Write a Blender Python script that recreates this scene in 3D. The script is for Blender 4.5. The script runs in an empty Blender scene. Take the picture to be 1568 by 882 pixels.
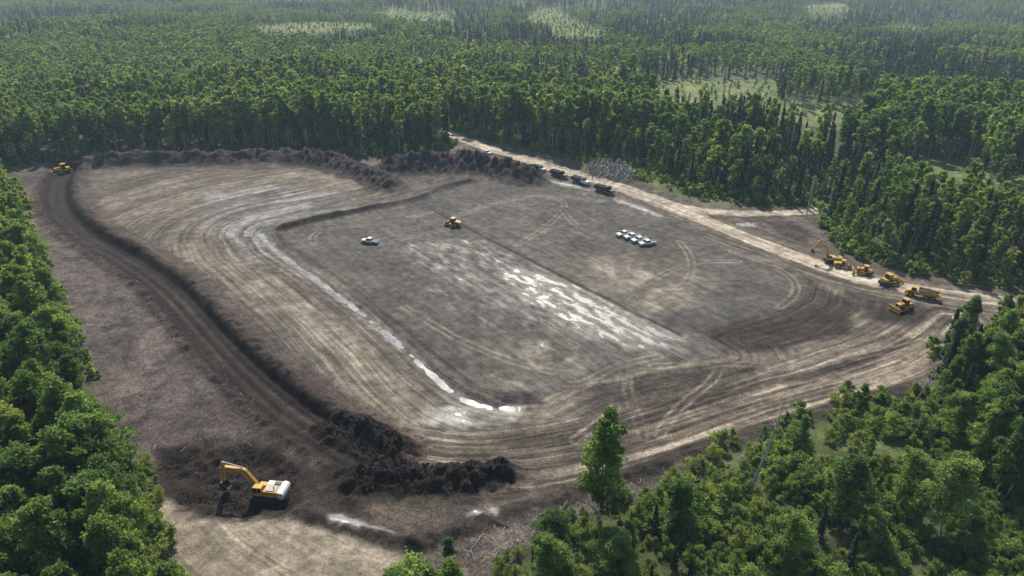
import bpy, math, random, time
import numpy as np
from mathutils import Matrix, Vector
T0 = time.time()
random.seed(7)
RNG = np.random.default_rng(11)
scene = bpy.context.scene
# ------------------------------------------------------------------ camera
CAMH = 92.0; PITCH = math.radians(26.0); FPX = 1045.0
cam = bpy.data.cameras.new("camera"); camo = bpy.data.objects.new("camera", cam)
scene.collection.objects.link(camo)
camo.location = (0, 0, CAMH); camo.rotation_euler = (math.pi/2 - PITCH, 0, 0)
cam.sensor_width = 36; cam.lens = 24.0; cam.clip_start = 1; cam.clip_end = 20000
scene.camera = camo
CP, SP = math.cos(PITCH), math.sin(PITCH)
# ------------------------------------------------------------------ numpy noise
def _h(ix, iy, seed):
    n = (ix.astype(np.int64)*374761393 + iy.astype(np.int64)*668265263 + seed*1442695) & 0xffffffff
    n = ((n ^ (n >> 13))*1274126177) & 0xffffffff
    return ((n ^ (n >> 16)) & 0xffff)/65535.0
def vn(x, y, s=0):
    ix = np.floor(x); iy = np.floor(y); fx = x-ix; fy = y-iy
    fx = fx*fx*(3-2*fx); fy = fy*fy*(3-2*fy)
    a = _h(ix, iy, s); b = _h(ix+1, iy, s); c = _h(ix, iy+1, s); d = _h(ix+1, iy+1, s)
    return a+(b-a)*fx+(c-a)*fy+(a-b-c+d)*fx*fy
def fbm(x, y, s=0, o=4):
    r = 0; a = .5; t = 0
    for i in range(o):
        r = r+a*vn(x*2**i+i*17.3, y*2**i-i*9.1, s+i); t += a; a *= .5
    return r/t
def ss(a, b, x):
    t = np.clip((x-a)/(b-a), 0, 1); return t*t*(3-2*t)
# ------------------------------------------------------------------ image pixels -> metres, back-projected from the camera onto the ground
def ray(u, v, z):
    a = (u-784)/FPX; b = -(v-441)/FPX
    dx = a; dy = CP+b*SP; dz = -SP+b*CP
    t = (z-CAMH)/dz
    return dx*t, dy*t
def polyline(pts, X, Y):
    """distance, signed lateral, arc length"""
    best = np.full(X.shape, 1e9, np.float32); lat = np.zeros_like(best); arc = np.zeros_like(best); L = 0
    for (ax, ay), (bx, by) in zip(pts[:-1], pts[1:]):
        dx, dy = bx-ax, by-ay; l = math.hypot(dx, dy)+1e-6; dx /= l; dy /= l
        rx = X-ax; ry = Y-ay
        s = np.clip(rx*dx+ry*dy, 0, l)
        d = np.hypot(rx-s*dx, ry-s*dy)
        m = d < best
        best = np.where(m, d, best); lat = np.where(m, np.sign(dx*ry-dy*rx)*d, lat); arc = np.where(m, L+s, arc)
        L += l
    return best, lat, arc
def inside(pts, X, Y):
    r = np.zeros(X.shape, bool); n = len(pts)
    for i in range(n):
        x1, y1 = pts[i]; x2, y2 = pts[(i+1) % n]
        if abs(y1-y2) < 1e-9: continue
        c = ((y1 > Y) != (y2 > Y)) & (X < (x2-x1)*(Y-y1)/(y2-y1)+x1)
        r ^= c
    return r
def sdpoly(pts, X, Y):
    d, _, arc = polyline(list(pts)+[pts[0]], X, Y)
    return np.where(inside(pts, X, Y), -d, d), arc
def smooth_line(p, n=2):
    for _ in range(n):
        q = [p[0]]
        for a, b in zip(p[:-1], p[1:]):
            q.append((a[0]*.75+b[0]*.25, a[1]*.75+b[1]*.25)); q.append((a[0]*.25+b[0]*.75, a[1]*.25+b[1]*.75))
        q.append(p[-1]); p = q
    return p
padpx = [(430,354),(500,338),(570,322),(640,306),(668,292),(740,277),(800,272),(870,285),(950,305),(1050,342),(1140,375),(1205,402),(1234,430),(1226,454),(1180,478),(1110,497),(1064,513),(1112,543),(1000,562),(900,582),(830,612),(775,606),(730,590),(690,562),(640,516),(580,466),(510,416),(446,375)]
PAD = [ray(u, v, 0) for u, v in padpx]
def Hm(X, Y):
    X = np.asarray(X, float); Y = np.asarray(Y, float)
    sd, _ = sdpoly(PAD, X, Y)
    z = 1.8*ss(4, 34, sd)
    D = np.hypot(X, Y)
    z = z + (fbm(X/420, Y/420, 5, 2)-.5)*60*ss(650, 1500, D) + (fbm(X/90, Y/90, 9, 2)-.5)*3*ss(60, 160, sd)
    return z
def P(u, v, z=None):
    if z is not None: return ray(u, v, z)
    if v < 225: return ray(u, v, 1.8)
    zz = 1.0
    for _ in range(4):
        x, y = ray(u, v, zz); zz = float(Hm(np.array([x]), np.array([y]))[0])
    return ray(u, v, zz)
def PL(pts, sm=2): return smooth_line([P(*p) for p in pts], sm)
def PG(pts): return [P(*p) for p in pts]
DITCH = PL([(398,352),(410,372),(450,400),(500,435),(560,482),(610,522),(655,564),(700,602),(735,618),(797,620)])
TOPW = PL([(432,350),(500,333),(580,318),(645,305),(668,291),(720,279)])
TRK = PL([(104,258),(86,280),(88,318),(125,357),(195,396),(255,438),(305,495),(350,545),(400,592),(450,633),(510,670),(560,700)])
B1 = PL([(150,252),(250,249),(350,246),(420,244),(490,248),(545,264),(592,284)])
B2 = PL([(605,260),(660,256),(720,254),(770,264),(805,276)])
M1 = PL([(500,652),(545,664),(590,682),(615,696)])
M2 = PL([(545,738),(620,740),(700,738),(762,728)])
LB = PL([(620,842),(700,812),(800,782),(900,752),(1000,718),(1100,680),(1250,637),(1400,596)])
LB2 = PL([(455,786),(540,808),(640,842)])
HAUL = PL([(590,700),(700,715),(800,708),(900,690),(1000,664),(1100,628),(1200,598),(1300,572),(1400,536),(1455,488)])
RD = PL([(670,196),(700,210),(760,232),(830,252),(900,272),(980,297),(1060,330),(1150,367),(1250,405),(1350,435),(1450,452),(1700,480)])
RD2 = PL([(980,297),(1040,318),(1100,326),(1180,328),(1262,322)])
SEAM = PL([(655,318),(760,372),(870,428),(955,470),(1045,514)], 0)
CUT = PG([(272,768),(300,745),(240,735),(250,690),(330,675),(420,690),(455,715),(470,745),(440,785),(370,792),(310,790)])
# ------------------------------------------------------------------ terrain evaluation
def site_fields(X, Y):
    f = {}
    f['sd'], f['arc'] = sdpoly(PAD, X, Y)
    for k, l in dict(ditch=DITCH, topw=TOPW, trk=TRK, b1=B1, b2=B2, m1=M1, m2=M2, lb=LB, lb2=LB2, haul=HAUL, rd=RD, rd2=RD2, seam=SEAM).items():
        f[k], f[k+'_l'], f[k+'_s'] = polyline(l, X, Y)
    f['cut'], _ = sdpoly(CUT, X, Y)
    return f
def bump(d, w): return np.exp(-(d/w)**2)
def H(X, Y, f=None):
    X = np.asarray(X, float); Y = np.asarray(Y, float)
    if f is None: f = site_fields(X, Y)
    z = Hm(X, Y)
    w = fbm(X/7, Y/7, 21, 3); r1 = fbm(X/1.7, Y/1.7, 31, 3)-.5; r2 = fbm(X/4.5, Y/4.5, 41, 3)-.5
    z = z-1.3*bump(f['ditch'], 2.2)*(.8+.4*w)+.5*r2*bump(f['ditch'], 3)+.35*r1*bump(f['ditch'], 3)
    z = z+1.7*bump(f['topw'], 1.8)*(.7+.6*w)
    onT = ss(14, 11, f['trk'])
    z = z-1.5*ss(5.2, 3.6, f['trk'])*onT
    z = z+1.1*bump(f['trk_l']-6.8, 1.9)*onT*(.3+1.4*w)*(1+1.6*r1)
    z = z+.8*bump(f['trk_l']+6.2, 1.3)*onT*(.3+1.4*w)*(1+1.8*r1)
    z = z+.2*np.cos(f['trk_l']*2.2)*ss(4.2, 3.2, f['trk'])
    z = z+5.2*bump(f['b1'], 6.0)*(.6+.8*w)*(1+1.0*r1)+6.2*bump(f['b2'], 7.5)*(.6+.8*w)*(1+1.0*r1)
    z = z+1.7*bump(f['m1'], 4.2)*(.4+1.2*w)*(1+2.2*r1)+2.4*bump(f['m2'], 3.6)*(.5+w)*(1+2.2*r1)
    z = z+.9*bump(f['lb'], 1.8)*(.4+1.2*w)*(1+r1)+1.2*bump(f['lb2'], 1.4)*(.4+1.2*w)
    z = z-1.5*ss(2, -3, f['cut']+2*r2)*1.0 + ss(0, -2, f['cut'])*r1*1.6
    z = z+ss(11, 7, f['haul'])*(vn(f['haul_s']*.05, f['haul_l']*1.1, 3)-.5)*.6
    z = z+ss(3, 8, f['sd'])*ss(40, 30, f['sd'])*(vn(f['arc']*.03, f['sd']*.45, 4)-.5)*.3
    z = z+ss(10, 7, f['rd'])*(vn(f['rd_s']*.04, f['rd_l']*.7, 6)-.5)*.3
    return z, w, r1, r2
# grid axes
def axis(segs):
    a = [segs[0][0]]
    for s, e, st0, st1 in segs:
        x = s
        while x < e:
            t = (x-s)/(e-s); st = st0+(st1-st0)*t; x += st; a.append(min(x, e))
            if x >= e: break
    return np.unique(np.round(np.array(a), 3))
gx = axis([(-4000,-300,300,8),(-300,-100,3,.9),(-100,150,.42,.42),(150,330,.7,3),(330,4500,8,300)])
gy = axis([(-300,70,60,.8),(70,200,.36,.5),(200,370,.55,1.0),(370,700,1.5,8),(700,9000,10,350)])
X, Y = np.meshgrid(gx, gy); nx, ny = len(gx), len(gy)
X = X.ravel().astype(np.float64); Y = Y.ravel().astype(np.float64)
F = site_fields(X, Y)
Z, W, R1, R2 = H(X, Y, F)
N = len(X)
col = np.zeros((N, 3)); wet = np.zeros(N); rough = np.full(N, .5); strk = np.zeros(N)
def put(c, m, w=None, r=None, s=None):
    global col, wet, rough, strk
    m = np.clip(m, 0, 1)
    col += (np.array(c)-col)*m[:, None]
    if w is not None: wet += (w-wet)*m
    if r is not None: rough += (r-rough)*m
    if s is not None: strk += (s-strk)*m
wob = (W-.5)*5; wob2 = R1*3+wob*.6
def pm(pts, soft=2, wb=1.0):
    d, _ = sdpoly(PG(pts), X, Y); return ss(soft, -soft, d+wob2*wb)
def band(d, hw, soft=1.0, wb=.4): return ss(hw+soft, hw-soft, d+wob2*wb)
col[:] = (.055, .072, .03)
g = fbm(X/40, Y/40, 77, 3)
put((.09,.115,.045), ss(.4,.6,g))
CLEAR = [[(985,134),(1030,126),(1060,122),(1130,124),(1190,126),(1195,150),(1150,160),(1060,164),(1010,154)],
 [(1175,162),(1240,156),(1320,166),(1350,186),(1260,194),(1190,184)],
 [(1385,226),(1420,230),(1450,254),(1480,262),(1490,278),(1430,278),(1390,258)],
 [(1500,262),(1568,268),(1600,286),(1500,280)],
 [(395,44),(430,34),(480,32),(560,28),(575,40),(540,46),(500,50),(450,54),(410,52)],
 [(800,18),(830,10),(860,12),(890,28),(930,44),(925,56),(860,54),(840,36)],[(560,14),(610,8),(650,12),(700,8),(690,20),(640,26),(600,20)],
 [(1230,4),(1290,2),(1300,10),(1240,12)],[(1380,16),(1430,22),(1420,30),(1370,26)],[(620,88),(660,92),(650,104),(610,100)],[(930,100),(990,105),(960,116),(925,112)]]
for c in CLEAR:
    put((.22,.25,.10), pm(c, 12, 8)*(.4+.6*W))
    put((.12,.16,.055), pm(c, 12, 8)*ss(.45,.6,fbm(X/12,Y/20,19,3))*.8)
SITEpx = [(28,252),(150,243),(300,236),(450,228),(500,224),(560,240),(610,236),(690,226),(700,214),(664,197),(676,193),(736,211),(800,228),(850,236),(893,246),(925,243),(975,254),(1020,276),(1080,300),(1150,312),(1262,312),(1262,345),(1290,385),(1400,420),(1470,432),(1700,450),(1750,480),
 (1600,478,5),(1490,505,5),(1440,520,5),(1425,570,5),(1400,606,3),(1310,610,3),(1240,636,3),(1110,682,3),(1080,712,3),(960,752,3),(860,785,3),(790,835,3),(770,880,3),(740,940,3),(480,1010,3),(300,980,5),(256,930,7),(250,870,7),(232,800,7),(222,730,7),(210,690,7),(118,620,7),(132,560,7),(104,490,7),(62,400,7),(28,300,7),(5,240,7)]
SITE = PG(SITEpx)
SD_SITE, _ = sdpoly(SITE, X, Y)
ms = ss(4, -3, SD_SITE+wob2)
put((.120,.100,.090), ms, 0, .9, .2)
put((.072,.059,.053), ms*ss(.5,.62,fbm(X/9, Y/9, 61, 4))*.7)
# outer graded slopes
OUT = [(118,262),(112,300),(150,335),(230,378),(310,430),(370,500),(430,570),(500,628),(590,672),(700,690),(900,660),(1100,600),(1330,540),(1400,470),(1330,440),(1230,410),(1060,340),(930,295),(830,262),(790,268),(700,285),(600,285),(540,265),(480,256),(380,262),(240,262)]
mo = ms*pm(OUT, 2.0)
put((.145,.125,.100), mo, .15, .35, .7)
put((.20,.175,.135), mo*ss(.5,.7,fbm(X/22, Y/22, 91, 3))*.75)
put((.085,.075,.065), mo*ss(.52,.64,vn(F['arc']*.018, F['sd']*.22, 38))*.65)
# concentric wet light stripes top left
TLF = pm([(320,300),(400,285),(540,300),(520,325),(440,335),(405,345),(420,385),(400,400),(350,370),(310,340)], 6)
put((.11,.107,.103), TLF*.6, .44)
put((.27,.262,.24), TLF*ss(.5,.66,vn(F['arc']*.03, F['sd']*.5, 39))*.75)
put((.26,.23,.18), pm([(430,440),(520,500),(600,570),(640,600),(660,620),(600,600),(500,520),(440,470)], 3, .6)*.5)
put((.05,.042,.036), band(F['topw'], 3.0), .05, .6, .3)
# pad
mp = ss(1.0, -1.0, F['sd']+R1)
put((.112,.102,.088), mp, .2, .2, .3)
put((.078,.073,.066), mp*ss(.42,.66,fbm(X/30, Y/30, 14, 3))*.8, .2)
put((.084,.077,.067), mp*ss(.5,.62,fbm((X*.62-Y*.78)/40, (X*.78+Y*.62)/9, 24, 3))*.65)
put((.17,.15,.12), mp*pm([(860,385),(990,395),(1120,430),(1075,470),(960,478),(880,440)], 5, 1.5)*.6, .22)
put((.24,.215,.17), mp*pm([(900,400),(960,385),(1060,455),(1000,480)], 4, 1.5)*ss(.45,.6,fbm(X/6,Y/6,15,3))*.8, .42)
wetz = pm([(590,378),(640,372),(700,362),(760,380),(870,432),(960,470),(1060,520),(1060,545),(950,545),(860,510),(760,470),(680,425)], 4, 1.0)
put((.12,.11,.095), wetz*.7, .55)
put((.145,.137,.12), pm([(760,400),(860,430),(1040,515),(1000,535),(900,510),(800,455)], 4, .6)*.8, .74)
put((.09,.082,.072), pm([(610,400),(840,505),(900,560),(820,560),(640,440)], 4)*.6, .38)
put((.185,.165,.13), pm([(700,520),(860,520),(900,570),(820,600),(740,580)], 4, 1.5)*ss(.42,.6,fbm(X/6,Y/6,16,3))*.7, .46)
put((.035,.030,.026), mp*ss(.9,.3,F['seam']+R1*.5)*.9)
Z -= .25*mp*bump(F['seam'], .6)
# haul roads
mh = ms*band(F['haul'], 10.5, 2)
put((.135,.112,.087), mh, .12, .6, .9)
put((.26,.22,.17), mh*ss(.5,.62,vn(F['haul_s']*.02, F['haul_l']*.55, 8))*.85)
put((.05,.041,.035), mh*ss(.60,.72,vn(F['haul_s']*.025, F['haul_l']*.75, 28))*.85)
put((.05,.041,.035), ms*pm([(870,590),(960,575),(1110,548),(1180,560),(1150,600),(1080,620),(1000,640),(900,640)], 4, 1.5)*.75, .1, 1.0, .5)
# dark ditch inner slope & pad rim
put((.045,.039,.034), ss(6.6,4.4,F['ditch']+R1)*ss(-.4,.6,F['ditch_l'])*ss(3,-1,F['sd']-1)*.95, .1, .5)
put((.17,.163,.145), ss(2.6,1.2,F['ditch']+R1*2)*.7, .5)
put((.032,.026,.021), pm([(1068,512),(1180,480),(1230,452),(1238,426),(1262,440),(1322,468),(1300,508),(1200,538),(1112,540)], 2.5)*.9, .05, .6, .7)
# fan of mud (pond delta)
put((.30,.295,.27), pm([(640,632),(690,618),(740,622),(800,618),(785,648),(720,656),(660,648)], 1.4, .7)*.9*(.5+.5*ss(.35,.55,W)), .66, .2, .6)
put((.22,.19,.15), pm([(600,655),(700,668),(850,640),(900,600),(850,600),(790,655),(700,662)], 2)*.6, .3)
put((.04,.033,.028), band(F['lb'], 2.6, .8)*ms*.9, 0, 1, .2)
put((.155,.13,.108), ms*pm([(640,882),(760,815),(900,765),(1080,705),(1080,730),(900,790),(760,860),(700,900)], 2)*.7, 0, 1)
# verge green
put((.11,.14,.052), ms*pm([(742,218),(830,238),(905,258),(990,285),(1080,314),(1260,318),(1262,300),(900,225)], 3)*.85, 0, .7, 0)
# right road
put((.13,.108,.084), ms*band(F['rd'], 11, 2)*.8*ss(160,210,F['rd_s']), .1, .5, .9)
put((.40,.35,.275), band(F['rd'], 3.8, .8)*ss(360,250,F['rd_s']), .1, .2, .6)
put((.25,.213,.165), ms*band(F['rd'], 4.8, 1.0)*ss(250,360,F['rd_s'])*.85, .1, .3, .9)
put((.40,.35,.275), ms*band(F['rd2'], 2.8, .8), .1, .2, .4)
put((.06,.05,.044), ms*pm([(1165,338),(1215,338),(1255,365),(1220,370),(1180,352)], 2), 0, 1)
put((.045,.037,.031), ms*pm([(1290,445),(1330,450),(1420,470),(1450,470),(1400,500),(1330,490)], 3)*.9, .1, 1, .5)
# berms
put((.060,.050,.045), ss(11,8,F['b1']+wob2)*ms*.95, 0, 1.0, 0)
put((.052,.043,.039), ss(14,10,F['b2']+wob2)*ms*.95, 0, 1.0, 0)
# rubble beside track + track
put((.090,.072,.061), ms*ss(14,11,F['trk_l']+wob2)*ss(2,4,F['trk_l'])*ss(17,14,F['trk']), 0, 1.0, .2)
put((.058,.045,.038), ms*ss(10,7.5,F['trk']+wob2)*.8, 0, 1.0, .2)
put((.025,.019,.016), ms*band(F['trk'], 4.8, .6, .3), .0, .7, .4)
put((.017,.013,.011), ms*ss(6.4,5.4,F['trk_l']+R1)*ss(3.2,4.2,F['trk_l'])*ss(12,9,F['trk'])*.9, 0, 1)
put((.017,.013,.011), ms*ss(-6.4,-5.6,F['trk_l'])*ss(-3.9,-4.8,F['trk_l'])*ss(12,9,F['trk'])*.8, 0, 1)
put((.065,.050,.040), ms*ss(.7,.3,np.abs(np.abs(F['trk_l'])-1.4))*ss(3,2,F['trk'])*.7)
# bottom left
BLp = [(150,745),(225,750),(270,772),(330,795),(440,795),(520,808),(600,835),(660,850),(640,880),(600,940),(200,980)]
put((.25,.217,.168), pm(BLp, 1.5, .7), .08, .3, .4)
put((.155,.13,.10), pm(BLp, 1.5, .7)*ss(.48,.62,fbm(X/5,Y/11,18,4))*.6)
put((.042,.034,.029), pm([(440,770),(480,740),(560,745),(760,748),(690,785),(560,790),(600,815),(480,800)], 2), 0, 1, .3)
put((.13,.107,.083), pm([(560,770),(640,762),(720,778),(640,808),(590,805)], 2)*.6, .3, .8)
put((.032,.024,.019), pm([(228,745),(235,690),(330,675),(420,685),(470,715),(560,735),(470,760),(440,790),(370,796),(300,790),(272,772)], 1.6), 0, 1, 0)
put((.06,.046,.038), pm([(300,600),(360,610),(440,670),(420,690),(330,675),(240,690),(250,660)], 3)*.6, 0, 1, 0)
put((.030,.022,.017), ss(5,3,F['m1']+wob2*.5), 0, 1, 0)
put((.026,.020,.016), ss(5,3,F['m2']+wob2*.5), 0, 1, 0)
put((.04,.032,.027), band(F['lb2'], 1.6, .6)*.9, 0, 1)
for c in [[(508,792),(530,795),(600,815),(606,822),(560,812),(515,800)],[(1120,340),(1160,343),(1190,352),(1150,348),(1125,346)],[(715,785),(760,778),(762,784),(720,792)]]:
    put((.17,.165,.15), pm(c, .8, .9), .72, 0, 0)
for c in [[(940,303),(975,313),(1008,327),(1012,332),(970,318),(938,308)],[(820,273),(870,281),(905,292),(860,284)]]:
    put((.26,.25,.225), pm(c, 1.5, .8)*.9, .72, 0, .3)
# vehicle tracks on the pad and around it
TR = [[(800,370),(835,350),(862,322),(866,310),(850,303),(815,300)],[(862,322),(880,345),(905,360)],[(1040,370),(1060,395),(1058,425),(1035,445),(1000,452)],
 [(480,372),(478,360),(500,350),(560,345),(620,335),(660,325)],[(690,350),(640,360),(580,375)],[(700,330),(760,310),(830,297),(920,308)],[(740,370),(700,380),(640,372)],
 [(850,585),(890,590),(940,560),(1010,545)],[(960,575),(962,610),(980,645),(985,670)],[(953,575),(950,610),(930,640),(880,672)],[(1200,408),(1150,395),(1080,365)],[(1195,470),(1225,445),(1205,415),(1120,385)],
 [(1000,560),(1100,555),(1200,560),(1330,545),(1420,520)],[(1100,600),(1180,570),(1260,552),(1380,520)],[(620,470),(700,520),(800,560),(880,575)],
 [(240,800),(330,830),(470,835),(600,850)],[(250,830),(340,855),(480,860)],[(1010,665),(1040,620),(1090,585),(1110,550)],[(930,480),(990,430),(1060,400),(1130,400)]]
for ti, t in enumerate(TR):
    d, l, s = polyline(PL(t, 3), X, Y)
    k = ss(.2,.6,fbm(s/9, s*0+3+ti, 2, 2))
    dm = np.maximum(ss(.6,.2,np.abs(l-1.0)), ss(.6,.2,np.abs(l+1.0)))*(d < 1.8)*k
    put((.25,.222,.175), dm*.58)
    Z -= dm*.06
col = np.clip(col*np.array([1.08, 1.06, 1.03]), .008, .5)
# flow coordinates
ang = math.atan2(SEAM[-1][1]-SEAM[0][1], SEAM[-1][0]-SEAM[0][0])
pu = X*math.cos(ang)+Y*math.sin(ang); pv = -X*math.sin(ang)+Y*math.cos(ang)
fl = np.stack([np.where(F['sd'] < 0, pu, F['arc']), np.where(F['sd'] < 0, pv, F['sd'])], 1)
for k, hw in (('haul', 12), ('rd', 12), ('trk', 12)):
    m = (F[k] < hw) & (F['sd'] > 0); fl[m, 0] = F[k+'_s'][m]+300; fl[m, 1] = F[k+'_l'][m]+77
Z += rough*ms*(R1*.38+R2*.3)

def raw_mesh(name, V, Q, matidx=None, smooth=False):
    me = bpy.data.meshes.new(name)
    me.vertices.add(len(V)); me.vertices.foreach_set('co', np.asarray(V, np.float32).ravel())
    me.loops.add(Q.size); me.loops.foreach_set('vertex_index', Q.astype(np.int32).ravel())
    me.polygons.add(len(Q)); me.polygons.foreach_set('loop_start', np.arange(0, Q.size, 4, dtype=np.int32))
    if matidx is not None: me.polygons.foreach_set('material_index', np.asarray(matidx, np.int32))
    me.polygons.foreach_set('use_smooth', np.full(len(Q), smooth))
    me.update(calc_edges=True)
    return me
ii = (np.arange(ny-1)[:, None]*nx+np.arange(nx-1)[None, :]).ravel()
Q = np.stack([ii, ii+1, ii+1+nx, ii+nx], 1)
gme = raw_mesh("ground", np.stack([X, Y, Z], 1), Q, None, True)
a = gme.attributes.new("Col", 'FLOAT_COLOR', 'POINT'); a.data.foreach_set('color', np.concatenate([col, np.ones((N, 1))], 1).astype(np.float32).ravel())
a = gme.attributes.new("misc", 'FLOAT_COLOR', 'POINT'); a.data.foreach_set('color', np.stack([wet, rough, strk, np.ones(N)], 1).astype(np.float32).ravel())
a = gme.attributes.new("flow", 'FLOAT_VECTOR', 'POINT'); a.data.foreach_set('vector', np.concatenate([fl, np.zeros((N, 1))], 1).astype(np.float32).ravel())
ground = bpy.data.objects.new("ground", gme); scene.collection.objects.link(ground)
print("ground done", time.time()-T0, N)
# ------------------------------------------------------------------ materials
def newmat(name):
    m = bpy.data.materials.new(name); m.use_nodes = True; nt = m.node_tree; nt.nodes.clear()
    out = nt.nodes.new('ShaderNodeOutputMaterial'); return m, nt, out
def nd(nt, t, **k):
    n = nt.nodes.new(t)
    for a, b in k.items():
        if a.startswith('_'): setattr(n, a[1:], b)
        else: n.inputs[a].default_value = b
    return n
def math_(nt, op, a, b=None, c=None):
    n = nt.nodes.new('ShaderNodeMath'); n.operation = op
    for i, v in enumerate((a, b, c)):
        if v is None: continue
        if isinstance(v, (int, float)): n.inputs[i].default_value = v
        else: nt.links.new(v, n.inputs[i])
    return n.outputs[0]
def maprange(nt, v, a, b, c, d):
    n = nt.nodes.new('ShaderNodeMapRange'); n.interpolation_type = 'SMOOTHSTEP'
    nt.links.new(v, n.inputs[0])
    for i, q in enumerate((a, b, c, d)): n.inputs[i+1].default_value = q
    return n.outputs[0]
def noise(nt, vec, scale, detail=4, rough=.55):
    n = nd(nt, 'ShaderNodeTexNoise', Scale=scale, Detail=detail, Roughness=rough)
    if vec is not None: nt.links.new(vec, n.inputs['Vector'])
    return n.outputs['Fac']
def ground_mat():
    m, nt, out = newmat("ground_soil"); L = nt.links.new
    C = nd(nt, 'ShaderNodeAttribute', _attribute_name='Col'); M = nd(nt, 'ShaderNodeAttribute', _attribute_name='misc'); Fl = nd(nt, 'ShaderNodeAttribute', _attribute_name='flow')
    sep = nt.nodes.new('ShaderNodeSeparateColor'); L(M.outputs['Color'], sep.inputs[0]); wet, rgh, st = sep.outputs[:3]
    geo = nt.nodes.new('ShaderNodeNewGeometry'); pos = geo.outputs['Position']
    mp = nd(nt, 'ShaderNodeMapping', Scale=(.03, .75, 1)); L(Fl.outputs['Vector'], mp.inputs['Vector'])
    mp2 = nd(nt, 'ShaderNodeMapping', Scale=(.15, .42, 1)); L(Fl.outputs['Vector'], mp2.inputs['Vector'])
    mp3 = nd(nt, 'ShaderNodeMapping', Scale=(.012, 1.9, 1), Location=(5, 9, 3)); L(Fl.outputs['Vector'], mp3.inputs['Vector'])
    s1 = noise(nt, mp.outputs[0], 1.0, 5, .6); wn = noise(nt, mp2.outputs[0], 1.0, 6, .6); s3 = noise(nt, mp3.outputs[0], 1.0, 2, .5)
    n1 = noise(nt, pos, .35, 7, .65); n2 = noise(nt, pos, 2.0, 6, .75); n3 = noise(nt, pos, .07, 4, .6)
    f1 = maprange(nt, s1, .32, .68, .45, 1.65); f5 = maprange(nt, s3, .5, .64, .95, 1.35)
    f1 = math_(nt, 'MULTIPLY', f1, f5)
    f1 = math_(nt, 'ADD', math_(nt, 'MULTIPLY', math_(nt, 'SUBTRACT', f1, 1.0), st), 1.0)
    f2 = maprange(nt, n1, .32, .68, .66, 1.36); f3 = maprange(nt, n2, .32, .68, .55, 1.45); f4 = maprange(nt, n3, .35, .65, .82, 1.18)
    f3 = math_(nt, 'ADD', math_(nt, 'MULTIPLY', math_(nt, 'SUBTRACT', f3, 1.0), math_(nt, 'ADD', math_(nt, 'MULTIPLY', rgh, .9), .4)), 1.0)
    f = math_(nt, 'MULTIPLY', math_(nt, 'MULTIPLY', f1, f2), math_(nt, 'MULTIPLY', f3, f4))
    sp = maprange(nt, noise(nt, pos, 2.6, 3, .6), .64, .72, 0, 1); sp = math_(nt, 'MULTIPLY', sp, math_(nt, 'MULTIPLY', rgh, .5))
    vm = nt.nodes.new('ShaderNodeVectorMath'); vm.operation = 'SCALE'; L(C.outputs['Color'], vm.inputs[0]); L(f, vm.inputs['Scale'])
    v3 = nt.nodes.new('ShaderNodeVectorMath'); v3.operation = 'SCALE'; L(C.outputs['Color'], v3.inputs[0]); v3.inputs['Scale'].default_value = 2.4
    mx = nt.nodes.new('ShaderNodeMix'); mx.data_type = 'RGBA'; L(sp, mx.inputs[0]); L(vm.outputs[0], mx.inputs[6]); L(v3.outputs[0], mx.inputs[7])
    wm = math_(nt, 'ADD', wet, math_(nt, 'MULTIPLY', math_(nt, 'SUBTRACT', wn, .5), 1.7))
    wmk = maprange(nt, wm, .62, .74, 0, 1)
    damp = maprange(nt, wm, .25, .7, 0, 1)
    ro = math_(nt, 'SUBTRACT', .92, math_(nt, 'MULTIPLY', damp, .34)); ro = math_(nt, 'SUBTRACT', ro, math_(nt, 'MULTIPLY', wmk, .15))
    sl = math_(nt, 'ADD', .15, math_(nt, 'MULTIPLY', damp, .35)); sl = math_(nt, 'ADD', sl, math_(nt, 'MULTIPLY', wmk, .5))
    h = math_(nt, 'ADD', math_(nt, 'MULTIPLY', n2, math_(nt, 'ADD', math_(nt, 'MULTIPLY', rgh, .6), .08)), math_(nt, 'MULTIPLY', math_(nt, 'ADD', s1, math_(nt, 'MULTIPLY', s3, .5)), math_(nt, 'MULTIPLY', st, .4)))
    h = math_(nt, 'MULTIPLY', h, math_(nt, 'SUBTRACT', 1.0, math_(nt, 'MULTIPLY', wmk, .93)))
    bp = nd(nt, 'ShaderNodeBump', Strength=.9, Distance=.6); L(h, bp.inputs['Height'])
    b = nd(nt, 'ShaderNodeBsdfPrincipled'); L(mx.outputs[2], b.inputs['Base Color']); L(ro, b.inputs['Roughness']); L(sl, b.inputs['Specular IOR Level']); L(bp.outputs[0], b.inputs['Normal'])
    L(b.outputs[0], out.inputs[0]); return m
gme.materials.append(ground_mat())
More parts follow.
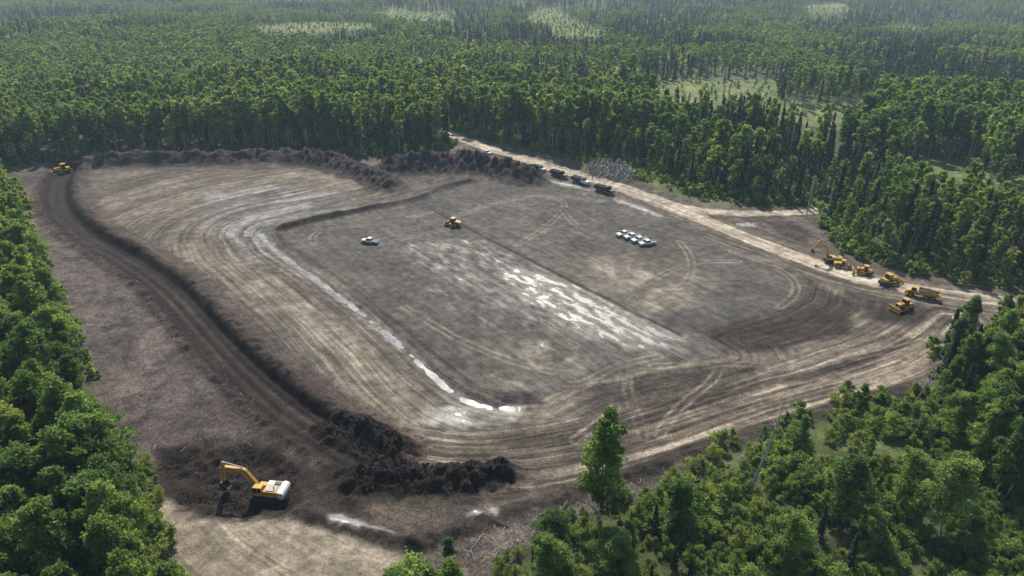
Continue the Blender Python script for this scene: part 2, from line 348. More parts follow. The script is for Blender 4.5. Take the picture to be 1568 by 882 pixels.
def leafmat(name, c1, c2, tr=.35, c3=None):
    m, nt, out = newmat(name); L = nt.links.new
    oi = nt.nodes.new('ShaderNodeObjectInfo'); at = nd(nt, 'ShaderNodeAttribute', _attribute_name='shade')
    r = nt.nodes.new('ShaderNodeValToRGB'); r.color_ramp.elements[0].color = (*c1, 1); r.color_ramp.elements[1].color = (*c2, 1)
    if c3: e = r.color_ramp.elements.new(.85); e.color = (*c2, 1); r.color_ramp.elements[-1].color = (*c3, 1)
    L(oi.outputs['Random'], r.inputs[0])
    vm = nt.nodes.new('ShaderNodeVectorMath'); vm.operation = 'SCALE'; L(r.outputs[0], vm.inputs[0]); L(at.outputs['Fac'], vm.inputs['Scale'])
    d = nd(nt, 'ShaderNodeBsdfPrincipled', Roughness=.6); d.inputs['Specular IOR Level'].default_value = .25; L(vm.outputs[0], d.inputs['Base Color'])
    t = nt.nodes.new('ShaderNodeBsdfTranslucent')
    v2 = nt.nodes.new('ShaderNodeVectorMath'); v2.operation = 'MULTIPLY'; v2.inputs[1].default_value = (1.75, 1.8, .9); L(vm.outputs[0], v2.inputs[0]); L(v2.outputs[0], t.inputs[0])
    mx = nt.nodes.new('ShaderNodeMixShader'); mx.inputs[0].default_value = tr; L(d.outputs[0], mx.inputs[1]); L(t.outputs[0], mx.inputs[2]); L(mx.outputs[0], out.inputs[0])
    return m
def simple(name, c, rough=.5, metal=0, var=.25, scale=3.0, coat=0):
    m, nt, out = newmat(name); L = nt.links.new
    tc = nt.nodes.new('ShaderNodeTexCoord'); n = noise(nt, tc.outputs['Object'], scale, 5, .65)
    f = maprange(nt, n, .3, .7, 1-var, 1+var)
    vm = nt.nodes.new('ShaderNodeVectorMath'); vm.operation = 'SCALE'; vm.inputs[0].default_value = c; L(f, vm.inputs['Scale'])
    b = nd(nt, 'ShaderNodeBsdfPrincipled', Roughness=rough, Metallic=metal); L(vm.outputs[0], b.inputs['Base Color']); b.inputs['Coat Weight'].default_value = coat
    L(b.outputs[0], out.inputs[0]); return m
M_ASP = leafmat("aspen_leaves", (.095,.165,.055), (.21,.285,.085), .5, (.30,.32,.12))
M_SPR = leafmat("spruce_needles", (.030,.052,.034), (.060,.086,.050), .2)
M_SHR = leafmat("shrub_leaves", (.145,.22,.07), (.26,.32,.10), .5)
M_BRK = simple("aspen_bark", (.42,.40,.34), .8, 0, .4, 1.5)
M_BRS = simple("spruce_bark", (.10,.085,.07), .9, 0, .3, 2)
M_DEAD = simple("dead_wood", (.36,.34,.31), .9, 0, .4, 2)
# ------------------------------------------------------------------ trees
class TM:
    def __init__(s): s.V = []; s.Q = []; s.M = []; s.S = []; s.n = 0
    def add(s, V, Q, m, sh):
        s.V.append(V); s.Q.append(Q+s.n); s.M.append(np.full(len(Q), m)); s.S.append(np.broadcast_to(sh, (len(V),))); s.n += len(V)
    def limb(s, pts, rad, k, m=1):
        V = []; a = np.arange(k)*2*np.pi/k
        for i, (p, r) in enumerate(zip(pts, rad)):
            p = np.array(p); q = np.array(pts[min(i+1, len(pts)-1)])-np.array(pts[max(i-1, 0)]); q = q/(np.linalg.norm(q)+1e-9)
            u = np.cross(q, (0.3, .9, .1)); u /= np.linalg.norm(u)+1e-9; w = np.cross(q, u)
            V.append(p+r*(np.cos(a)[:, None]*u+np.sin(a)[:, None]*w))
        Qs = [[i*k+j, i*k+(j+1) % k, (i+1)*k+(j+1) % k, (i+1)*k+j] for i in range(len(pts)-1) for j in range(k)]
        s.add(np.concatenate(V), np.array(Qs), m, 1.0)
    def leaves(s, C, size, shade, rng, up=.6, elong=1.5, axis=None):
        n = len(C)
        nr = rng.normal(size=(n, 3)); nr[:, 2] += up; nr /= np.linalg.norm(nr, axis=1)[:, None]
        t = rng.normal(size=(n, 3)) if axis is None else axis+rng.normal(size=(n, 3))*.25
        t -= (t*nr).sum(1)[:, None]*nr; t /= np.linalg.norm(t, axis=1)[:, None]+1e-9; b = np.cross(nr, t)
        sz = (size*rng.uniform(.6, 1.4, n))[:, None]
        V = np.stack([C+t*sz*elong*.5, C+b*sz*.5, C-t*sz*elong*.5, C-b*sz*.5], 1).reshape(-1, 3)
        s.add(V, np.arange(4*n).reshape(n, 4), 0, np.repeat(shade, 4))
    def mesh(s, name, mats):
        me = raw_mesh(name, np.concatenate(s.V), np.concatenate(s.Q), np.concatenate(s.M))
        a = me.attributes.new("shade", 'FLOAT', 'POINT'); a.data.foreach_set('value', np.concatenate(s.S).astype(np.float32))
        for m in mats: me.materials.append(m)
        return me
def broadleaf(name, seed, Ht, lo, R, ncl, nl, leaf, k=6, mat=None, shrub=False, cl=.38):
    rng = np.random.default_rng(seed); t = TM()
    b = rng.normal(size=2)*Ht*.02
    def tr(h): q = h/Ht; return np.array([b[0]*math.sin(3*q)+b[1]*q*q, b[1]*math.sin(2.5*q), h])
    r0 = Ht*.0085+.03
    if not shrub:
        hs = np.linspace(-.3, Ht*.96, 7); t.limb([tr(h) for h in hs], [r0*(1-.9*max(h, 0)/Ht) for h in hs], k)
    lop = rng.uniform(0, 6.28)
    for i in range(ncl):
        q = (i+.5)/ncl; q = min(1, q**.9); hz = Ht*(lo+(1-lo)*q)
        env = R*(math.sin(math.pi*min(.97, .16+.80*q)))**.6
        a = i*2.4+rng.uniform(-.6, .6); env *= 1+.25*math.cos(a-lop+q*3); rr = env*rng.uniform(.1, .92)
        c = tr(hz)+np.array([math.cos(a)*rr, math.sin(a)*rr, rng.uniform(-.5, .5)])
        cs = R*cl*rng.uniform(.6, 1.35)*(1-.35*q)
        if shrub: c[2] = max(c[2], cs*.5)
        if k > 3:
            base = tr(max(.02, hz-rr*.9-.3)) if not shrub else np.array([0, 0, 0.])
            mid = (base+c)/2+np.array([0, 0, -.12*rr]); rb = r0*.38
            t.limb([base, mid, c], [rb, rb*.6, rb*.2], 3)
        n = int(nl/ncl*rng.uniform(.6, 1.4))
        d = rng.normal(size=(n, 3)); d /= np.linalg.norm(d, axis=1)[:, None]; rad = cs*(rng.uniform(0, 1, n)**.5+np.maximum(0, rng.normal(size=n))*.25)
        Cn = c+d*rad[:, None]*np.array([1, 1, .8]); Cn[:, 2] = np.maximum(Cn[:, 2], .1)
        t.leaves(Cn, leaf, rng.uniform(.7, 1.3)*rng.uniform(.7, 1.3, n), rng)
    return t.mesh(name, [mat or M_ASP, M_BRK])
def spruce(name, seed, Ht, R, lev, nb, m, size, k=5):
    rng = np.random.default_rng(seed); t = TM()
    t.limb([(0, 0, -.3), (0, 0, Ht*.5), (0, 0, Ht)], [Ht*.011, Ht*.007, .01], k)
    Cs = []; Ax = []; Sh = []
    for i in range(lev):
        q = (i+rng.uniform(0, .6))/lev; z = Ht*(.08+.9*q); r = R*(1-q)**.8*rng.uniform(.7, 1.15)+.12
        for j in range(nb):
            if rng.random() < .12: continue
            a = rng.uniform(0, 6.283); rr = r*rng.uniform(.6, 1.15); sh = rng.uniform(.7, 1.3)
            s = (np.arange(m)+rng.uniform(.1, .9, m))/m; w = rr*.22*(1-s*.6)*rng.normal(size=m)
            Cs.append(np.stack([math.cos(a)*rr*s-math.sin(a)*w, math.sin(a)*rr*s+math.cos(a)*w, z-rr*.35*s+rr*.15*s*s], 1))
            Ax.append(np.tile([math.cos(a), math.sin(a), -.45], (m, 1))); Sh.append(np.full(m, sh))
    C = np.concatenate(Cs); t.leaves(C, size, np.concatenate(Sh), rng, up=.8, elong=2.3, axis=np.concatenate(Ax))
    tz = np.linspace(Ht*.93, Ht*1.01, 5); t.leaves(np.stack([tz*0, tz*0, tz], 1), size*.6, np.ones(5), rng, elong=2, axis=np.tile([0, 0, 1.], (5, 1)))
    return t.mesh(name, [M_SPR, M_BRS])
proto = bpy.data.collections.new("tree_library")
PR = {}
def reg(kind, mes):
    for i, me in enumerate(mes):
        nm = "%s_%d" % (kind, i); o = bpy.data.objects.new(nm, me); proto.objects.link(o); PR.setdefault(kind, []).append(nm)
hiA = [broadleaf("aspen_tree_hi", 100+i, 20, [.22,.3,.4,.35,.28][i], [3.4,3.8,3.0,4.0,3.3][i]*1.12, 50, 10500, .33, 7, cl=.34) for i in range(5)]
hiY = [broadleaf("young_aspen", 130+i, 10, .12, [2.1,2.5,1.8,2.3][i], 28, 4200, .26, 6) for i in range(4)]
hiS = [spruce("spruce_tree_hi", 150+i, 18, [2.2,2.6,1.9][i], 34, 10, 9, .34, 6) for i in range(3)]
hiB = [broadleaf("shrub", 170+i, 3.6, .1, 1.9, 9, 1300, .24, 4, M_SHR, True, .5) for i in range(4)]
reg("a_mid", [broadleaf("aspen_mid", 200+i, 24, [.42,.5,.45,.38,.48,.4][i], [3.2,3.6,3.0,3.9,3.3,2.8][i], 26, 1700, .64, 5) for i in range(6)])
reg("b_far", [broadleaf("aspen_far", 220+i, 16, .3, 3.4, 10, 260, 1.25, 3) for i in range(4)])
reg("c_smid", [spruce("spruce_mid", 240+i, 18, [1.6,2.0,1.4,1.8][i], 24, 8, 3, .58, 4) for i in range(4)])
reg("d_sfar", [spruce("spruce_far", 260+i, 16, [1.7,2.0,1.5][i], 12, 6, 2, .95, 3) for i in range(3)])
reg("e_shrub", [broadleaf("shrub_mid", 280+i, 3.6, .1, 1.9, 8, 330, .5, 3, M_SHR, True, .5) for i in range(3)])
for i, me in enumerate(hiB):
    o = bpy.data.objects.new("f_shrubhi_%d" % i, me); proto.objects.link(o); PR.setdefault("f_shrubhi", []).append(o.name)
order = sorted(o.name for o in proto.objects)
IDX = {n: i for i, n in enumerate(order)}
def instancer(name, pts, idx, scl, rot):
    me = bpy.data.meshes.new(name); n = len(pts)
    me.vertices.add(n); me.vertices.foreach_set('co', np.asarray(pts, np.float32).ravel())
    a = me.attributes.new("pidx", 'INT', 'POINT'); a.data.foreach_set('value', np.asarray(idx, np.int32))
    a = me.attributes.new("prot", 'FLOAT_VECTOR', 'POINT'); a.data.foreach_set('vector', np.asarray(rot, np.float32).ravel())
    a = me.attributes.new("pscl", 'FLOAT_VECTOR', 'POINT'); a.data.foreach_set('vector', np.asarray(scl, np.float32).ravel())
    o = bpy.data.objects.new(name, me); scene.collection.objects.link(o)
    g = bpy.data.node_groups.new(name+"_nodes", 'GeometryNodeTree')
    g.interface.new_socket("Geometry", in_out='INPUT', socket_type='NodeSocketGeometry'); g.interface.new_socket("Geometry", in_out='OUTPUT', socket_type='NodeSocketGeometry')
    gi = g.nodes.new('NodeGroupInput'); go = g.nodes.new('NodeGroupOutput')
    ip = g.nodes.new('GeometryNodeInstanceOnPoints'); ci = g.nodes.new('GeometryNodeCollectionInfo')
    ci.inputs['Collection'].default_value = proto; ci.inputs['Separate Children'].default_value = True; ci.inputs['Reset Children'].default_value = True
    ip.inputs['Pick Instance'].default_value = True
    def na(nm, dt):
        q = g.nodes.new('GeometryNodeInputNamedAttribute'); q.data_type = dt; q.inputs['Name'].default_value = nm
        return [s for s in q.outputs if s.enabled and s.name == 'Attribute'][0]
    g.links.new(gi.outputs[0], ip.inputs['Points']); g.links.new(ci.outputs[0], ip.inputs['Instance'])
    g.links.new(na("pidx", 'INT'), ip.inputs['Instance Index']); g.links.new(na("prot", 'FLOAT_VECTOR'), ip.inputs['Rotation']); g.links.new(na("pscl", 'FLOAT_VECTOR'), ip.inputs['Scale'])
    g.links.new(ip.outputs[0], go.inputs[0])
    md = o.modifiers.new("scatter", 'NODES'); md.node_group = g
    return o
def jgrid(sp, x0, x1, y0, y1):
    a, b = np.meshgrid(np.arange(x0, x1, sp), np.arange(y0, y1, sp)); a = a.ravel(); b = b.ravel()
    return a+RNG.uniform(-.45, .45, a.size)*sp, b+RNG.uniform(-.45, .45, a.size)*sp
def view(x, y, ang=45): return (np.abs(np.arctan2(x, y)) < math.radians(ang)) | (np.abs(x) < 70)
SITE_SD = lambda x, y: sdpoly(SITE, x, y)[0]
CLP = [PG(c) for c in CLEAR]
def clearm(x, y, hh=16):
    m = np.zeros(x.shape, bool); wx = x+(fbm(x/12, y/12, 3, 2)-.5)*26; wy = y+(fbm(x/12, y/12, 4, 2)-.5)*44
    for k in (0, .25, .5, .75, 1):
        sc = 1+hh/92*k
        for c in CLP: m |= inside(c, wx*sc, wy*sc)
    return m
ASP1 = PG([(-300,250),(0,247),(480,238),(720,215),(960,250),(1140,318),(1140,285),(960,185),(700,130),(480,95),(0,80),(-300,80)])
ASP2 = PG([(1140,320),(1250,318),(1290,385),(1568,440),(1900,470),(1900,320),(1568,300),(1400,300),(1250,285)])
BR = PG([(1900,470),(1600,478,5),(1490,505,5),(1440,520,5),(1425,570,5),(1400,606,3),(1310,610,3),(1240,636,3),(1110,682,3),(1080,712,3),(960,752,3),(860,785,3),(790,835,3),(770,880,3),(740,960,3),(760,1500),(1900,1300)])
TALL = PG([(1410,600),(1450,515),(1600,470),(2000,530),(2000,800),(1560,790),(1450,690)])
pts = []; idx = []; scl = []
near = []
def emit(x, y, z, kind, s, sw=None):
    names = PR[kind]; pts.append((x, y, z)); idx.append(IDX[random.choice(names)]); w = s*random.uniform(.85, 1.2) if sw is None else sw; scl.append((w, w, s))
for sp, d0, d1 in ((4.2, 0, 230), (4.8, 230, 450), (6.2, 450, 900), (8.8, 900, 2300)):
    x, y = jgrid(sp, -d1*.8, d1*.8, 40, d1)
    D = np.hypot(x, y); m = (D >= d0) & (D < d1) & view(x, y, 42 if d0 > 400 else 47); x = x[m]; y = y[m]
    s = SITE_SD(x, y); br = inside(BR, x, y); m = (s > 1.5) & ~br & ~clearm(x, y) & (polyline(RD, x, y)[0] > 7); x = x[m]; y = y[m]; s = s[m]
    z = Hm(x, y); D = np.hypot(x, y)
    a1 = inside(ASP1, x, y); a2 = inside(ASP2, x, y); n = fbm(x/110, y/110, 55, 3)
    gap = fbm(x/60, y/60, 58, 3); hn = fbm(x/35, y/35, 59, 2)
    for i in range(len(x)):
        left = x[i] < -20 and y[i] < 300 and D[i] < 230
        asp = n[i] > (.47 if x[i] < 0 else .54)
        if a1[i] or left: asp = random.random() < .90
        elif a2[i]: asp = random.random() < .75
        else: asp = (random.random() < .88) if asp else (random.random() < .07)
        if gap[i] > .60 and random.random() < .6 and D[i] > 350 and not a1[i]: continue
        hv = .75+.5*hn[i]
        if D[i] < 230:
            near.append((x[i], y[i], z[i], 'A' if asp else 'S', random.uniform(.7, 1.15)*(.82 if s[i] < 5 else 1)))
        elif D[i] < 520:
            h = random.uniform(.78, 1.1)*hv*(.75 if a2[i] else 1)*(random.uniform(.45, .85) if s[i] < 5 else 1)
            if x[i] > 30 and s[i] < 18: h *= .65
            emit(x[i], y[i], z[i], 'a_mid' if asp else 'c_smid', h if asp else random.uniform(.45, 1.15)*hv)
        else:
            emit(x[i], y[i], z[i], 'b_far' if asp else 'd_sfar', random.uniform(.65, 1.0)*hv if asp else random.uniform(.4, 1.05)*hv)
# edge shrubs, undergrowth
x, y = jgrid(2.6, -330, 330, 60, 430); s = SITE_SD(x, y); br = inside(BR, x, y)
m = (s > -2) & (s < 11) & ~br & view(x, y, 46) & (fbm(x/10, y/10, 71, 2) > .38) & (polyline(RD, x, y)[0] > 6); x = x[m]; y = y[m]; z = Hm(x, y)
for i in range(len(x)): emit(x[i], y[i], z[i], 'e_shrub' if np.hypot(x[i], y[i]) > 150 else 'f_shrubhi', random.uniform(.35, 1.1))
x, y = jgrid(2.4, 0, 260, 200, 400); m = inside(PG([(742,216),(830,234),(905,252),(990,279),(1080,308),(1150,316),(1262,314),(1262,296),(900,222)]), x, y) & (polyline(RD, x, y)[0] > 6) & (polyline(RD2, x, y)[0] > 5) & (RNG.random(x.size) < .6); x = x[m]; y = y[m]; z = Hm(x, y)
for i in range(len(x)): emit(x[i], y[i], z[i], 'e_shrub', random.uniform(.25, .8))
# clearing bushes
x, y = jgrid(7, -700, 900, 430, 1500); m = clearm(x, y) & view(x, y, 43) & (RNG.random(x.size) < .5); x = x[m]; y = y[m]; z = Hm(x, y)
for i in range(len(x)):
    if random.random() < .15: emit(x[i], y[i], z[i], 'd_sfar', random.uniform(.2, .55))
    else: emit(x[i], y[i], z[i], 'e_shrub', random.uniform(.3, 1.0))
rot = np.stack([RNG.normal(size=len(pts))*.03, RNG.normal(size=len(pts))*.03, RNG.uniform(0, 6.28, len(pts))], 1)
instancer("forest", pts, idx, scl, rot)
print("forest instances", len(pts), time.time()-T0)
# thicket bottom right
pts = []; idx = []; scl = []
x, y = jgrid(2.1, -60, 260, 40, 260); br = inside(BR, x, y) & view(x, y, 48); x = x[br]; y = y[br]; z = Hm(x, y); nn = fbm(x/9, y/9, 81, 2); sdist = SITE_SD(x, y)
for i in range(len(x)):
    if nn[i] > .30: emit(x[i], y[i], z[i], 'f_shrubhi' if np.hypot(x[i], y[i]) < 190 else 'e_shrub', (.15+nn[i])*random.uniform(.5, 1.4)*(.6 if sdist[i] < 4 else 1))
rot = np.stack([RNG.normal(size=len(pts))*.06, RNG.normal(size=len(pts))*.06, RNG.uniform(0, 6.28, len(pts))], 1)
instancer("shrub_thicket", pts, idx, scl, rot)
def place(nm, me, x, y, z, s, sw=None):
    o = bpy.data.objects.new(nm, me); scene.collection.objects.link(o); o.location = (x, y, z)
    w = s*random.uniform(.9, 1.2) if sw is None else sw
    o.scale = (w, w, s); o.rotation_euler = (random.gauss(0, .03), random.gauss(0, .03), random.uniform(0, 6.28)); return o
for (x, y, z, k, s) in near:
    if k == 'A': place("aspen_tree", random.choice(hiA), x, y, z, s)
    else: place("spruce_tree", random.choice(hiS), x, y, z, s)
SNAG = P(1147, 752)
x, y = jgrid(5.2, -60, 260, 40, 260); br = inside(BR, x, y) & view(x, y, 48) & (np.hypot(x-SNAG[0], y-SNAG[1]+5) > 10); x = x[br]; y = y[br]; z = Hm(x, y); tl = inside(TALL, x, y); nn = fbm(x/22, y/22, 88, 2); sdist = SITE_SD(x, y)
for i in range(len(x)):
    if tl[i]:
        if random.random() < .28: place("spruce_tree", random.choice(hiS), x[i], y[i], z[i], random.uniform(.5, .9))
        else: place("aspen_tree", random.choice(hiA), x[i], y[i], z[i], random.uniform(.5, .85))
    elif nn[i] > .42 and sdist[i] > 6:
        r = random.random()
        if r < .10: place("spruce_tree", random.choice(hiS), x[i], y[i], z[i], random.uniform(.25, .5))
        elif r < .42: place("young_aspen_tree", random.choice(hiY), x[i], y[i], z[i], random.uniform(.35, .95))
for (u, v, s, w, me) in [(918,806,1.15,1.2,hiA[0]),(1030,856,.8,1.0,hiA[4]),(1310,668,.62,.5,hiA[2]),(860,856,.5,.8,hiA[1]),(945,890,.5,.8,hiA[3]),(1290,800,.7,1.0,hiA[0]),(1440,820,.8,1.1,hiA[3]),(1375,775,.65,.85,hiA[1]),(690,868,.3,.4,hiA[2]),(1465,525,.55,.6,hiS[1]),(1520,760,.85,1.0,hiA[4]),(1540,690,.75,.8,hiS[0]),(830,890,.5,.8,hiA[1]),(1200,860,.55,.8,hiA[1])]:
    px, py = P(u, v); place("spruce_tree" if me in hiS else "aspen_tree", me, px, py, float(Hm([px], [py])[0]), s, w)
# dead snags
for (u, v, h, lean, r0) in [(1147,752,21,.15,.34),(1405,610,13,.25,.2),(1262,345,20,-.02,.2),(20,700,18,.05,.2)]:
    t = TM(); rng = np.random.default_rng(int(u))
    t.limb([(0,0,-.3),(h*.02,0,h*.5),(0,0,h)], [r0,r0*.65,.04], 6, 0)
    for q in range(18):
        hz = h*rng.uniform(.35,.97); a = rng.uniform(0,6.28); l = (h-hz)*.18+.5; t.limb([(0,0,hz),(math.cos(a)*l,math.sin(a)*l,hz+l*.15)],[.05,.015],3,0)
    me = t.mesh("dead_tree",[M_DEAD]); px, py = P(u, v); o = bpy.data.objects.new("dead_tree", me); scene.collection.objects.link(o); o.location = (px, py, float(Hm([px],[py])[0])); o.rotation_euler = (0, lean, 0)
# ------------------------------------------------------------------ vehicles
M_Y = simple("yellow_paint", (.58,.34,.05), .5, 0, .22, 1.5); M_YD = simple("pale_yellow_paint", (.55,.40,.12), .5, 0, .2, 1.5)
M_W = simple("white_paint", (.78,.78,.76), .3, 0, .04, 1, .3); M_BK = simple("black_rubber", (.025,.024,.023), .8, 0, .3, 4)
M_ST = simple("track_steel", (.07,.06,.05), .65, .4, .4, 4); M_GL = simple("dark_glass", (.02,.025,.03), .08, 0, .1, 1)
M_GR = simple("grey_paint", (.42,.42,.40), .5, 0, .1, 2); M_DB = simple("dark_body_paint", (.05,.045,.04), .5, 0, .3, 2); M_SOIL = simple("soil_load", (.034,.026,.020), .95, 0, .5, 3)
M_RED = simple("red_lamp", (.4,.02,.01), .4, 0, .1, 1); M_BR = simple("steel_blade", (.22,.20,.17), .4, .5, .3, 3)
MATS = [M_Y, M_W, M_BK, M_ST, M_GL, M_GR, M_DB, M_SOIL, M_RED, M_BR, M_YD]
YE, WH, BK, ST, GL, GR, DB, SO, RE, BL, YD = range(11)
class MB:
    def __init__(s): s.v = []; s.f = []; s.m = []
    def prism(s, prof, y0, y1, mat, ins=0.0):
        n = len(prof); b = len(s.v)
        s.v += [(x, y0, z) for x, z in prof]+[(x, y1, z) for x, z in prof]
        for i in range(n): s.f.append((b+i, b+(i+1) % n, b+n+(i+1) % n, b+n+i)); s.m.append(mat)
        s.f.append(tuple(b+i for i in range(n))[::-1]); s.f.append(tuple(b+n+i for i in range(n))); s.m += [mat, mat]
    def box(s, x0, x1, y0, y1, z0, z1, mat, top=(0, 0)):
        b = len(s.v); tx, ty = top
        s.v += [(x0,y0,z0),(x1,y0,z0),(x1,y1,z0),(x0,y1,z0),(x0+tx,y0+ty,z1),(x1-tx,y0+ty,z1),(x1-tx,y1-ty,z1),(x0+tx,y1-ty,z1)]
        for q in ((3,2,1,0),(4,5,6,7),(0,1,5,4),(1,2,6,5),(2,3,7,6),(3,0,4,7)): s.f.append(tuple(b+i for i in q)); s.m.append(mat)
    def cyl(s, p0, p1, r, mat, n=14, r2=None):
        b = len(s.v); p0 = Vector(p0); p1 = Vector(p1); d = (p1-p0).normalized(); u = d.cross(Vector((.1,.2,.97)) if abs(d.z) < .9 else Vector((1,0,0))).normalized(); w = d.cross(u); r2 = r if r2 is None else r2
        for p, rr in ((p0, r), (p1, r2)):
            for i in range(n): a = 6.28318*i/n; s.v.append(tuple(p+u*math.cos(a)*rr+w*math.sin(a)*rr))
        for i in range(n): s.f.append((b+i, b+(i+1) % n, b+n+(i+1) % n, b+n+i)); s.m.append(mat)
        s.f.append(tuple(b+i for i in range(n))[::-1]); s.f.append(tuple(b+n+i for i in range(n))); s.m += [mat, mat]
    def wheel(s, x, y, r, w, hub=GR):
        s.cyl((x, y-w/2, r), (x, y+w/2, r), r, BK, 18); sg = 1 if y > 0 else -1
        s.cyl((x, y+sg*w/2, r), (x, y+sg*(w/2+.02), r), r*.5, hub, 12)
    def mesh(s, name):
        me = bpy.data.meshes.new(name); me.from_pydata(s.v, [], s.f)
        for m in MATS: me.materials.append(m)
        me.polygons.foreach_set('material_index', s.m); me.update(); return me
def tracks(b, L, gauge, w, hgt):
    r = hgt/2
    for sy in (-1, 1):
        y = sy*gauge/2; prof = []
        for i in range(7): a = math.pi/2+math.pi*i/6; prof.append((-L/2+r+r*math.cos(a), r+r*math.sin(a)))
        for i in range(7): a = -math.pi/2+math.pi*i/6; prof.append((L/2-r+r*math.cos(a), r+r*math.sin(a)))
        b.prism(prof, y-w/2, y+w/2, ST)
        for i in range(int(L/.3)):
            x = -L/2+r*.6+i*.3
            if x < L/2-r*.6: b.box(x, x+.1, y-w/2-.03, y+w/2+.03, hgt, hgt+.06, ST)
        for i in range(5):
            x = -L/2+r+(L-2*r)*i/4; b.cyl((x, y+sy*w/2, r*.8), (x, y+sy*(w/2+.05), r*.8), r*.45, BK, 10)
def excavator(name, boom=((1.2,1.9),(3.6,5.4),(6.9,5.7)), tip=(8.6,2.6), body=YE, cw=WH):
    b = MB(); tracks(b, 5.0, 2.9, .7, 1.05)
    b.box(-1.4,1.4,-1.0,1.0,.5,1.0,ST); b.cyl((0,0,1.0),(0,0,1.25),.9,BK)
    b.box(-2.6,1.9,-1.5,1.5,1.25,1.5,DB)
    b.prism([(-3.4,1.3),(-2.5,1.2),(-2.5,2.6),(-3.2,2.55),(-3.5,2.2)],-1.5,1.5,cw)
    b.box(-2.48,.2,-1.48,-.35,1.5,2.45,cw,(.05,.05)); b.box(-2.48,.1,-.33,1.48,1.5,2.5,body,(.05,.05))
    b.box(-2.2,-1.1,-1.2,-.5,2.46,2.6,DB); b.cyl((-1.6,.6,2.5),(-1.6,.6,3.1),.09,BK); b.box(.22,1.8,-1.48,-.5,1.5,2.0,body,(.05,.05))
    b.box(-2.0,-.3,-.1,1.2,2.51,2.62,GR)
    b.prism([(.3,1.52),(1.9,1.52),(1.95,2.2),(1.65,3.1),(.3,3.1)],.5,1.45,GL)
    b.box(.22,1.72,.46,1.49,3.1,3.2,body); b.box(.22,.34,.46,1.49,1.52,3.1,body)
    b.box(.9,.98,1.452,1.49,1.52,3.1,body); b.prism([(1.87,1.52),(1.97,1.52),(2.0,2.2),(1.92,2.2)],.47,1.49,body)
    b.box(.3,1.95,1.452,1.5,1.52,2.1,body)
    (ax,az),(bx,bz),(cx,cz) = boom
    b.prism([(ax-.2,az-.3),(ax+.45,az-.3),(bx+.35,bz-.6),(cx,cz-.22),(cx+.15,cz+.05),(cx-.1,cz+.22),(bx-.15,bz+.35),(bx-.55,bz+.1),(ax-.25,az+.3)],-.28,.28,body)
    tx,tz = tip; dx,dz = tx-cx,tz-cz; l = math.hypot(dx,dz); dx/=l; dz/=l; nx_,nz_ = -dz,dx
    def q(a_, o): return (cx+dx*a_+nx_*o, cz+dz*a_+nz_*o)
    b.prism([q(-1.1,.15),q(-.9,.5),q(.4,.55),q(l,.18),q(l,-.15),q(.2,-.3)],-.22,.22,body)
    b.cyl((ax+.9,.4,az+.1),(bx-.2,.42,bz-.25),.11,GR,8); b.cyl((ax+.9,-.4,az+.1),(bx-.2,-.42,bz-.25),.11,GR,8)
    e = q(-.95,.35); b.cyl((bx+.0,0,bz+.5),(e[0],0,e[1]+.05),.12,GR,8); e1 = q(.4,.65); e2 = q(l-.6,.55); b.cyl((e1[0],0,e1[1]),(e2[0],0,e2[1]),.09,GR,8)
    bk = [(tx+.35,tz+.1),(tx+.55,tz-.5),(tx+.3,tz-1.2),(tx-.3,tz-1.55),(tx-1.0,tz-1.35),(tx-.85,tz-1.2),(tx-.3,tz-1.3),(tx+.1,tz-.9),(tx-.1,tz-.1)]
    b.prism(bk,-.65,.65,DB); b.prism([(tx-.1,tz-.1),(tx+.5,tz-.5),(tx+.3,tz-1.2),(tx-.3,tz-1.5),(tx-.95,tz-1.3)],.65,.71,DB); b.prism([(tx-.1,tz-.1),(tx+.5,tz-.5),(tx+.3,tz-1.2),(tx-.3,tz-1.5),(tx-.95,tz-1.3)],-.71,-.65,DB)
    return b.mesh(name)
def bulldozer(name):
    b = MB(); tracks(b, 4.2, 2.4, .62, 1.15)
    b.box(-1.9,1.9,-.85,.85,.5,1.25,DB); b.prism([(.1,1.25),(2.2,1.2),(2.25,2.0),(.1,2.15)],-.6,.6,YE); b.box(2.25,2.3,-.5,.5,1.3,1.95,BK)
    b.box(-2.1,-.9,-.95,.95,1.25,1.9,YE,(.05,.05)); b.prism([(-.9,1.25),(.1,1.25),(.25,2.2),(.05,3.0),(-.85,3.0)],-.75,.75,GL)
    b.box(-1.1,.3,-.9,.9,3.0,3.14,YE)
    for x_ in (-.95,.08):
        for y_ in (-.8,.74): b.box(x_,x_+.08,y_,y_+.06,1.25,3.0,YE)
    for sy in (-1,1):
        b.box(-1.2,.9,sy*1.2-.32,sy*1.2+.32,1.22,1.3,YE); b.box(-.4,3.0,sy*1.6-.08,sy*1.6+.08,.5,.8,YE); b.cyl((1.9,sy*.45,1.7),(2.95,sy*.5,1.0),.08,GR,8)
    b.cyl((1.3,.2,2.1),(1.3,.2,3.0),.08,BK,8)
    pf = [(2.95,.05),(3.25,.0),(3.08,.5),(3.08,.95),(3.3,1.4),(3.1,1.42),(2.92,1.0),(2.9,.5)]
    b.prism(pf,-1.85,1.85,YE); b.box(3.2,3.27,-1.85,1.85,.0,.2,BL)
    b.box(-2.7,-2.1,-.4,.4,.7,1.2,ST); b.prism([(-2.9,.1),(-2.7,.1),(-2.6,1.3),(-2.8,1.3)],-.1,.1,ST)
    return b.mesh(name)
